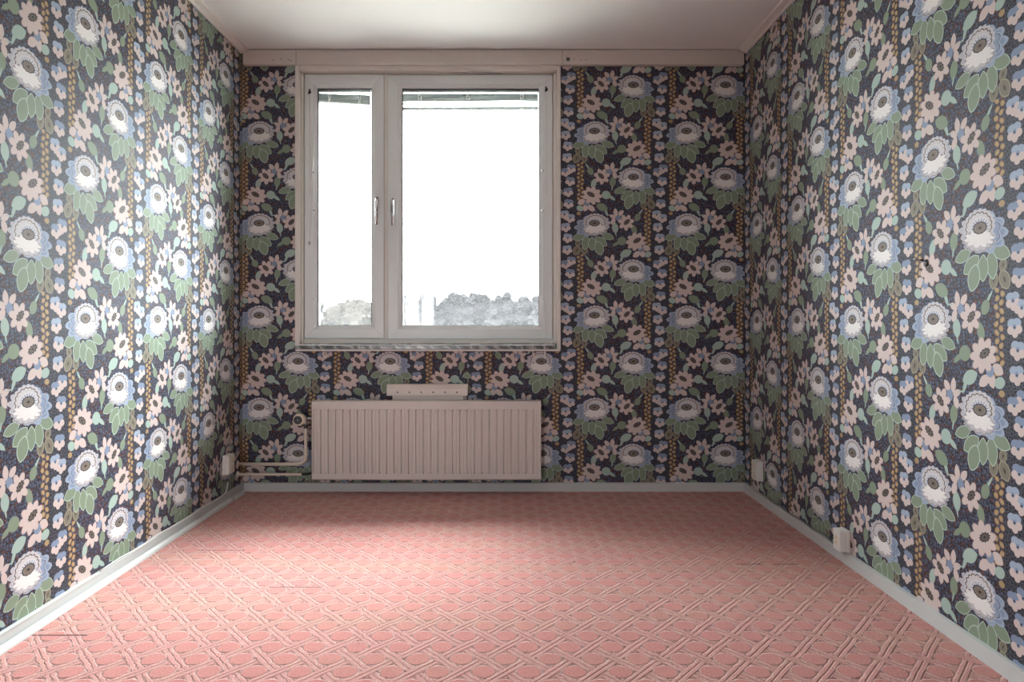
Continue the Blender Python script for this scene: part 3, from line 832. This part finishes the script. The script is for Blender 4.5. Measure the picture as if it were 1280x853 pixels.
# pressed front panel: vertical ribs between two plain bands
zt_in, zb_in = rz_(512.5), rz_(592.0)
prof = []
nrib = 31; pitch = (rx1 - rx0 - 0.016) / nrib
prof.append((rx0, 0.0)); 
for i in range(nrib):
    x = rx0 + 0.008 + i * pitch
    prof += [(x, 0.0), (x + 0.0025, 0.009), (x + 0.0065, 0.009), (x + 0.0090, 0.0005), (x + pitch * 0.56, 0.0), (x + pitch * 0.58, 0.0022), (x + pitch * 0.95, 0.0022)]
prof += [(rx1 - 0.008, 0.0), (rx1, 0.0)]
m = MB(); vs = []; rows = [(rz0 + 0.002, 0), (zb_in - 0.004, 0), (zb_in + 0.004, 1), (zt_in - 0.003, 1), (zt_in + 0.003, 0), (rz1 - 0.002, 0)]
for (z, w) in rows:
    for (x, d) in prof: vs.append((x, RY + d * w, z))
N = len(prof)
fs = [(r * N + k, r * N + k + 1, (r + 1) * N + k + 1, (r + 1) * N + k) for r in range(len(rows) - 1) for k in range(N - 1)]
m.add(vs, fs)
# folded rim round the pressed panel
m.box(rx0, rx0 + 0.001, RY, RY + 0.02, rz0, rz1); m.box(rx1 - 0.001, rx1, RY, RY + 0.02, rz0, rz1)
m.build('front_panel', M_rad, rad)
mr = MB().tube([(rx0 + 0.002, RY + 0.006, rz0 + 0.001), (rx1 - 0.002, RY + 0.006, rz0 + 0.001)], 0.006, 10)
mr.build('bottom_edge', M_rad, rad, 0, True)
mr = MB().tube([(rx0 + 0.002, RY + 0.006, rz1 - 0.002), (rx1 - 0.002, RY + 0.006, rz1 - 0.002)], 0.006, 10)
mr.build('top_edge', M_rad, rad, 0, True)
MB().box(rx0 + 0.004, rx1 - 0.004, RY + 0.050, RY + 0.066, rz0 + 0.004, rz1 - 0.006).build('rear_panel', M_rad, rad, 0.004)
tg = MB()
ng = 40
tg.box(rx0 + 0.001, rx1 - 0.001, RY + 0.004, RY + 0.010, rz1 - 0.004, rz1 + 0.001); tg.box(rx0 + 0.001, rx1 - 0.001, RY + 0.058, RY + 0.066, rz1 - 0.004, rz1 + 0.001)
for i in range(ng + 1):
    x = rx0 + 0.004 + (rx1 - rx0 - 0.014) * i / ng
    tg.box(x, x + 0.006, RY + 0.008, RY + 0.060, rz1 - 0.004, rz1)
tg.build('top_grille', M_rad, rad)
for (a, b) in ((rx0, rx0 + 0.003), (rx1 - 0.003, rx1)):
    MB().box(a, b, RY + 0.001, RY + 0.066, rz0 + 0.003, rz1 - 0.001).build('side_panel', M_rad, rad)
for x in (rx0 + 0.2, rx1 - 0.2):
    MB().box(x, x + 0.03, RY + 0.066, YB - 0.002, rz0 + 0.05, rz1 - 0.05).build('wall_bracket', M_rad, rad)

VY = YB - 0.045
def vx(px): return bx_(px, VY)
def vz(py): return bz_(py, VY)
vent = tag(empty('air_vent', (vx(534), YB - 0.02, vz(501))), 'cream metal wall vent with a row of six holes above the radiator', 'vent')
m = MB()
zt, zm, zb = vz(480.8), vz(486.5), vz(495.0)
m.prism([(YB, zt), (VY + 0.012, zt), (VY, zm), (VY, zb), (VY + 0.008, zb), (YB, zb)], 0, vx(483.2), vx(584.6))
m.build('hood', M_rad2, vent, 0.002)
MB().box(vx(490.0), vx(579.0), VY + 0.012, YB, vz(504.5), zb + 0.001).build('neck', M_rad2, vent, 0.001)
for k in range(6):
    x = vx(496.9 + k * 14.85)
    MB().lathe([(0.0045, 0.0003), (0.0045, -0.0006), (0.0030, -0.0009)], (x, VY, vz(490.6)), 'y', 10).build('hole', M_dark, vent)

PY = YB - 0.075
def px_(p): return bx_(p, PY)
def pz_(p): return bz_(p, PY)
pr = 0.0092
bend = []
xb, zb_ = px_(382.2), pz_(580.5)
R = 0.045
for i in range(7):
    t = i / 6 * PI / 2
    bend.append((xb - R + R * math.sin(t), PY, zb_ + R - R * math.cos(t)))
pipe1 = tag(empty('heating_pipe', (px_(340), PY, pz_(582))), 'upper cream heating pipe that bends up to the thermostat valve', 'pipe', 'heating pipes beside the radiator')
MB().tube([(XL - 0.01, PY, zb_)] + bend + [(xb, PY, pz_(534))], pr, 12).build('tube', M_pipe, pipe1, 0, True)
MB().lathe([(0.018, 0.0), (0.018, 0.004), (0.010, 0.008)], (XL, PY, zb_), 'x', 16).build('wall_collar', M_pipe, pipe1)
MB().lathe([(0.0125, -0.012), (0.0125, 0.010)], (xb, PY, pz_(533)), 'z', 6).build('union_nut', M_dark, pipe1)
pipe2 = tag(empty('heating_pipe', (px_(340), PY, pz_(594))), 'lower straight cream heating pipe just above the baseboard', 'pipe', 'heating pipes beside the radiator')
zl = pz_(593.3)
MB().tube([(XL - 0.01, PY, zl), (px_(376), PY, zl)], pr * 0.86, 12).build('tube', M_pipe, pipe2, 0, True)
MB().tube([(px_(375.5), PY, zl), (px_(377.2), PY, zl)], pr * 1.02, 12).build('union_nut', M_pipe, pipe2)
MB().tube([(px_(377), PY, zl), (px_(383), PY + 0.005, zl), (px_(386.5), PY + 0.02, zl), (px_(386.5), YB, zl)], pr * 0.7, 10).build('tail', M_dark, pipe2, 0, True)
MB().lathe([(0.018, 0.0), (0.018, 0.004), (0.010, 0.008)], (XL, PY, zl), 'x', 16).build('wall_collar', M_pipe, pipe2)

tv = tag(empty('thermostat_valve', (px_(376.5), PY, pz_(530))), 'round cream thermostat knob with a black centre beside the radiator', 'thermostat')
tx, tz = px_(376.8), pz_(523.5)
MB().lathe([(0.026, -0.012), (0.033, -0.020), (0.034, -0.045), (0.031, -0.056), (0.026, -0.060), (0.0235, -0.058)], (tx, PY, tz), 'y', 28).build('knob', M_cream, tv, 0, True)
MB().lathe([(0.0235, -0.0575), (0.0235, -0.0605), (0.017, -0.0615)], (tx - 0.003, PY, tz - 0.001), 'y', 24).build('cap', M_dark, tv)
MB().lathe([(0.006, -0.0612), (0.004, -0.0622)], (tx - 0.003, PY, tz - 0.001), 'y', 10).build('dial_mark', paint('dial_blue', (0.12, 0.15, 0.2), 0.4), tv)
MB().lathe([(0.016, 0.010), (0.016, -0.02)], (tx, PY, tz), 'y', 16).build('valve_body', M_metal, tv)
MB().tube([(xb, PY, pz_(533.5)), (xb, PY, tz), (tx, PY, tz)], 0.011, 10).build('valve_neck', M_metal, tv)
MB().tube([(xb, PY, tz), (rx0 + 0.012, PY - 0.004, tz)], 0.009, 10).build('valve_tail', M_metal, tv)

# ----------------------------------------------------------------------------
# sockets and cables
# ----------------------------------------------------------------------------
def socket(side, y0, y1, z0, z1, dep, label, outlets):
    w = XL if side < 0 else XR
    s_ = 1 if side < 0 else -1
    b = tag(empty('wall_socket', (w, (y0 + y1) / 2, z0)), label, 'socket', 'sockets on the side walls')
    MB().box(min(w, w + s_ * dep * 0.35), max(w, w + s_ * dep * 0.35), y0 - 0.002, y1 + 0.002, z0 - 0.002, z1 + 0.002).build('back_box', M_plastic, b, 0.003)
    MB().box(min(w + s_ * dep * 0.35, w + s_ * dep), max(w + s_ * dep * 0.35, w + s_ * dep), y0, y1, z0, z1).build('face_plate', M_plastic, b, 0.004)
    for k in range(outlets):
        zc = z0 + (z1 - z0) * (k + 0.5) / outlets
        r = min((y1 - y0) * 0.38, (z1 - z0) / outlets * 0.40)
        f = w + s_ * dep
        wl_ = MB().lathe([(r, s_ * 0.0012), (r * 0.94, s_ * 0.0016), (r * 0.88, s_ * 0.0002)], (f, (y0 + y1) / 2, zc), 'x', 20).build('outlet', M_cream, b)
        for dz in (-0.0095, 0.0095):
            MB().lathe([(0.0026, s_ * 0.0016), (0.0020, s_ * 0.0020)], (f, (y0 + y1) / 2, zc + dz), 'x', 8).build('pin_hole', M_dark, wl_)
    return b
socket(-1, 3.76, 3.84, bz_(592, 3.80), bz_(568.5, 3.80), 0.035, 'white double socket on the left wall near the heating pipes', 2)
socket(1, 3.76, 3.84, bz_(600, 3.80), bz_(576, 3.80), 0.035, 'white double socket on the right wall near the far corner', 2)
socket(1, 2.815, 2.872, 0.052, 0.136, 0.042, 'white socket low on the right wall just above the baseboard', 1)

rnd = random.Random(4)
pts = []
for i in range(30):
    y = 3.74 - (3.74 - 2.86) * i / 29
    pts.append((XR - 0.010 + 0.003 * math.sin(i * 1.1), y, BH + 0.006 + 0.006 * math.sin(i * 0.9) * (0.4 + 0.6 * (i % 7) / 7)))
pts.append((XR - 0.014, 2.845, 0.058)); pts.append((XR - 0.016, 2.84, 0.066))
tag(MB().tube(pts, 0.0032, 8).build('cable', M_cable, None, 0, True), 'thin grey cable running along the top of the right baseboard', 'cable')
pts = [(XL + 0.012 + 0.002 * math.sin(i * 1.3), 2.60 + 1.16 * i / 24, BH + 0.004 + 0.003 * math.sin(i * 0.8)) for i in range(25)]
pts += [(XL + 0.014, 3.775, 0.062), (XL + 0.014, 3.80, 0.105)]
tag(MB().tube(pts, 0.0028, 8).build('cable', M_cord, None, 0, True), 'thin pale cable running along the top of the left baseboard', 'cable')

# hook left in the right wall
hk = tag(empty('wall_hook', (XR, 2.29, 1.17)), 'small dark wall plug with a silver screw in the right wall', 'hook')
hy = FPX * XR / (1158 - VPX); hz = CAMZ + (VPY - 329) * hy / FPX
hk.location = (XR, hy, hz)
MB().lathe([(0.012, 0.0), (0.011, -0.004), (0.006, -0.006)], (XR, hy, hz), 'x', 14).build('wall_plug', M_dark, hk)
MB().tube([(XR, hy + 0.020, hz + 0.010), (XR - 0.02, hy + 0.020, hz + 0.010), (XR - 0.026, hy + 0.022, hz + 0.018)], 0.0045, 8).build('screw', M_metal, hk, 0, True)

# ----------------------------------------------------------------------------
# outside: field, wooded rise and bare trees
# ----------------------------------------------------------------------------
GZ = -9.0
def ground_z(x, y):
    t = max(0.0, min(1.0, (y - 190) / 120))
    return GZ + (3 * t * t - 2 * t ** 3) * (10.5 + 1.6 * math.sin(x * 0.045 + 1) + 1.0 * math.sin(x * 0.11))
def terrain(y0, y1, nx, ny):
    vs = [(-190 + 380 * i / nx, y0 + (y1 - y0) * j / ny, ground_z(-190 + 380 * i / nx, y0 + (y1 - y0) * j / ny)) for j in range(ny + 1) for i in range(nx + 1)]
    return MB().add(vs, [(j * (nx + 1) + i, j * (nx + 1) + i + 1, (j + 1) * (nx + 1) + i + 1, (j + 1) * (nx + 1) + i) for j in range(ny) for i in range(nx)])
gm = terrain(-60, 195, 20, 12)
def ground_material():
    g = Graph('winter_grass')
    co = g.objco()
    n = g.noise(co, 0.12, 4.0, 0.6)
    c = g.mix(n, (0.19, 0.185, 0.165), (0.25, 0.24, 0.22))
    return g.finish(c, 0.9)
field = struct(gm.build('ground', ground_material(), None, 0, True))
def scrub_material():
    g = Graph('woodland_floor')
    co = g.objco()
    n = g.noise(co, 0.4, 5.0, 0.65)
    c = g.mix(n, (0.014, 0.013, 0.013), (0.022, 0.020, 0.019))
    return g.finish(c, 0.95, spec=0.0)
struct(terrain(195, 400, 60, 30).build('hillside', scrub_material(), None, 0, True))

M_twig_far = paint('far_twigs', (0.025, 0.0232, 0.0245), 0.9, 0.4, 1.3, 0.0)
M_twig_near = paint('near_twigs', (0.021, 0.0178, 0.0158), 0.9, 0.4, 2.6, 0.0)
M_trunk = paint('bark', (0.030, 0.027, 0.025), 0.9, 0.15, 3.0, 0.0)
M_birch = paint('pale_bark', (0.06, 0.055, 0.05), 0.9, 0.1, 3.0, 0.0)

def grow(m_t, m_c, p, d, ln, r, depth, rnd, spread, rmin):
    q = p + d * ln
    side = Vector((rnd.uniform(-1, 1), rnd.uniform(-1, 1), rnd.uniform(-0.3, 0.6))) * ln * 0.12
    (m_t if depth >= 4 else m_c).tube([p, p + d * ln * 0.5 + side, q], [max(r, rmin), max(r * 0.85, rmin), max(r * 0.66, rmin * 0.7)], 4 if depth >= 3 else 3, False)
    if depth == 0: return
    n = 3 if depth >= 2 else 4
    a0 = rnd.uniform(0, 2 * PI)
    for k in range(n):
        a = a0 + 2 * PI * k / n + rnd.uniform(-0.5, 0.5)
        tilt = rnd.uniform(0.30, 0.85) * spread
        u = d.cross(Vector((0.31, 0.17, 0.2))).normalized(); w = d.cross(u)
        nd = (d * math.cos(tilt) + (u * math.cos(a) + w * math.sin(a)) * math.sin(tilt) + Vector((0, 0, 0.12))).normalized()
        t = rnd.uniform(0.45, 1.0)
        grow(m_t, m_c, p + d * ln * t, nd, ln * rnd.uniform(0.66, 0.86), r * 0.60, depth - 1, rnd, spread, rmin)

from mathutils import noise as mnoise
_ico = None
def lump(m, c, r, seed, amp):
    global _ico
    if _ico is None:
        bm = bmesh.new(); bmesh.ops.create_icosphere(bm, subdivisions=3, radius=1.0)
        _ico = ([v.co.copy() for v in bm.verts], [tuple(v.index for v in f.verts) for f in bm.faces]); bm.free()
    vs = []
    for v in _ico[0]:
        k = 1.0 + amp * mnoise.noise(v * 2.2 + Vector((seed, 0, 0))) + amp * 0.9 * mnoise.noise(v * 6.0 + Vector((0, seed, 0)))
        vs.append(Vector(c) + Vector((v.x * r[0], v.y * r[1], v.z * r[2])) * k)
    m.add(vs, _ico[1])
def bare_tree(x, y, h, label, group, mt, mc, seed, spread=1.0, depth=5, rmin=0.03, core=1.0):
    rnd = random.Random(seed)
    z = ground_z(x, y)
    root = tag(empty('bare_tree', (x, y, z - 0.05)), label, 'tree', group)
    a, b = MB(), MB()
    grow(a, b, Vector((x, y, z - 0.15)), Vector((rnd.uniform(-0.05, 0.05), 0, 1)).normalized(), h * 0.26, h * 0.018, depth, rnd, spread, rmin)
    a.build('trunk', mt, root)
    if core:
        for k in range(9):           # dense twig mass inside the crown
            w = rnd.uniform(0, 2 * PI); q = rnd.uniform(0.05, 0.30) * h
            zz = z + h * rnd.uniform(0.30, 0.80 * core)
            rr = h * rnd.uniform(0.13, 0.20)
            cc = Vector((x + q * math.cos(w), y + q * math.sin(w), zz))
            lump(b, cc, (rr * 0.85, rr * 0.85, rr * 0.8), rnd.uniform(0, 50), 0.45)
            for j in range(70):
                dv = Vector((rnd.gauss(0, 1), rnd.gauss(0, 1), rnd.gauss(0.35, 1))).normalized()
                b.tube([cc + dv * rr * 0.6, cc + dv * rr * rnd.uniform(1.0, 1.5) + Vector((0, 0, 0.03 * h))], [rmin * 1.1, rmin * 0.5], 3, False)
        lump(b, (x, y, z + h * 0.25), (h * 0.42, h * 0.24, h * 0.34), rnd.uniform(0, 50), 0.4)
    b.build('crown', mc, root)
    return root

# copse close to the building seen through the narrow sash, then the far tree line
near = [(-29.8, 113, 15.2), (-25.6, 111, 14.4), (-21.6, 114, 14.6), (-34.2, 118, 14.0), (-17.0, 118, 14.0), (-28.4, 131, 19.5), (-23.4, 131, 19.0)]
near_lab = ['pale brown bare tree at the left edge of the narrow pane', 'pale brown bare tree in the middle of the narrow pane',
            'pale brown bare tree at the right edge of the narrow pane', 'outermost left tree of the pale copse beyond the narrow sash', 'outermost right tree of the pale copse, behind the window mullion',
            'taller bare tree rising behind the copse, left of centre in the narrow pane', 'taller bare tree rising behind the copse, right of centre in the narrow pane']
for i, (x, y, h) in enumerate(near):
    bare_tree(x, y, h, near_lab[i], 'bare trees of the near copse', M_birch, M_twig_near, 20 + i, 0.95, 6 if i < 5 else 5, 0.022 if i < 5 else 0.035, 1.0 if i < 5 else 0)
rnd = random.Random(11)
ordn = ['leftmost'] + [w + ' from the left' for w in ('second', 'third', 'fourth', 'fifth', 'sixth', 'seventh', 'eighth', 'ninth', 'tenth', 'eleventh')] + ['rightmost']
n_tree = 0
for (yy, x0, hs, lab) in ((266, -42.5, (9.5, 9, 10, 9, 9.5, 9, 9.5, 9, 9.5, 9, 9.5, 9), 'in the front row of the hazy grey far wood'),
                          (300, -46.5, (12.4, 12.6, 12.6, 12.8, 12.2, 13.8, 13.4, 12.0, 10.8, 10.8, 10.4, 9.8), 'on the skyline of the hazy grey far wood')):
    for k, hh in enumerate(hs):
        x = x0 + 5.6 * k + rnd.uniform(-0.6, 0.6)
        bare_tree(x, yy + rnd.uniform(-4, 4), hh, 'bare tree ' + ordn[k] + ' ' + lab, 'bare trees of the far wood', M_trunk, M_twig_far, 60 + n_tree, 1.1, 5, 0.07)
        n_tree += 1

# portal so that daylight through the opening is sampled cleanly
pl = bpy.data.lights.new('window_portal', 'AREA')
pl.shape = 'RECTANGLE'; pl.size = WX1 - WX0; pl.size_y = WZ1 - WZ0
pl.cycles.is_portal = True
po = bpy.data.objects.new('window_portal', pl)
po.location = ((WX0 + WX1) / 2, YB + WT + 0.02, (WZ0 + WZ1) / 2)
po.rotation_euler = (-PI / 2, 0, 0)
C.objects.link(po)

pl2 = bpy.data.lights.new('window_portal', 'AREA')
pl2.shape = 'RECTANGLE'; pl2.size = QX1 - QX0; pl2.size_y = QZ1 - QZ0
pl2.cycles.is_portal = True
po2 = bpy.data.objects.new('window_portal', pl2)
po2.location = ((QX0 + QX1) / 2, YF - 0.14, (QZ0 + QZ1) / 2)
po2.rotation_euler = (PI / 2, 0, 0)
C.objects.link(po2)
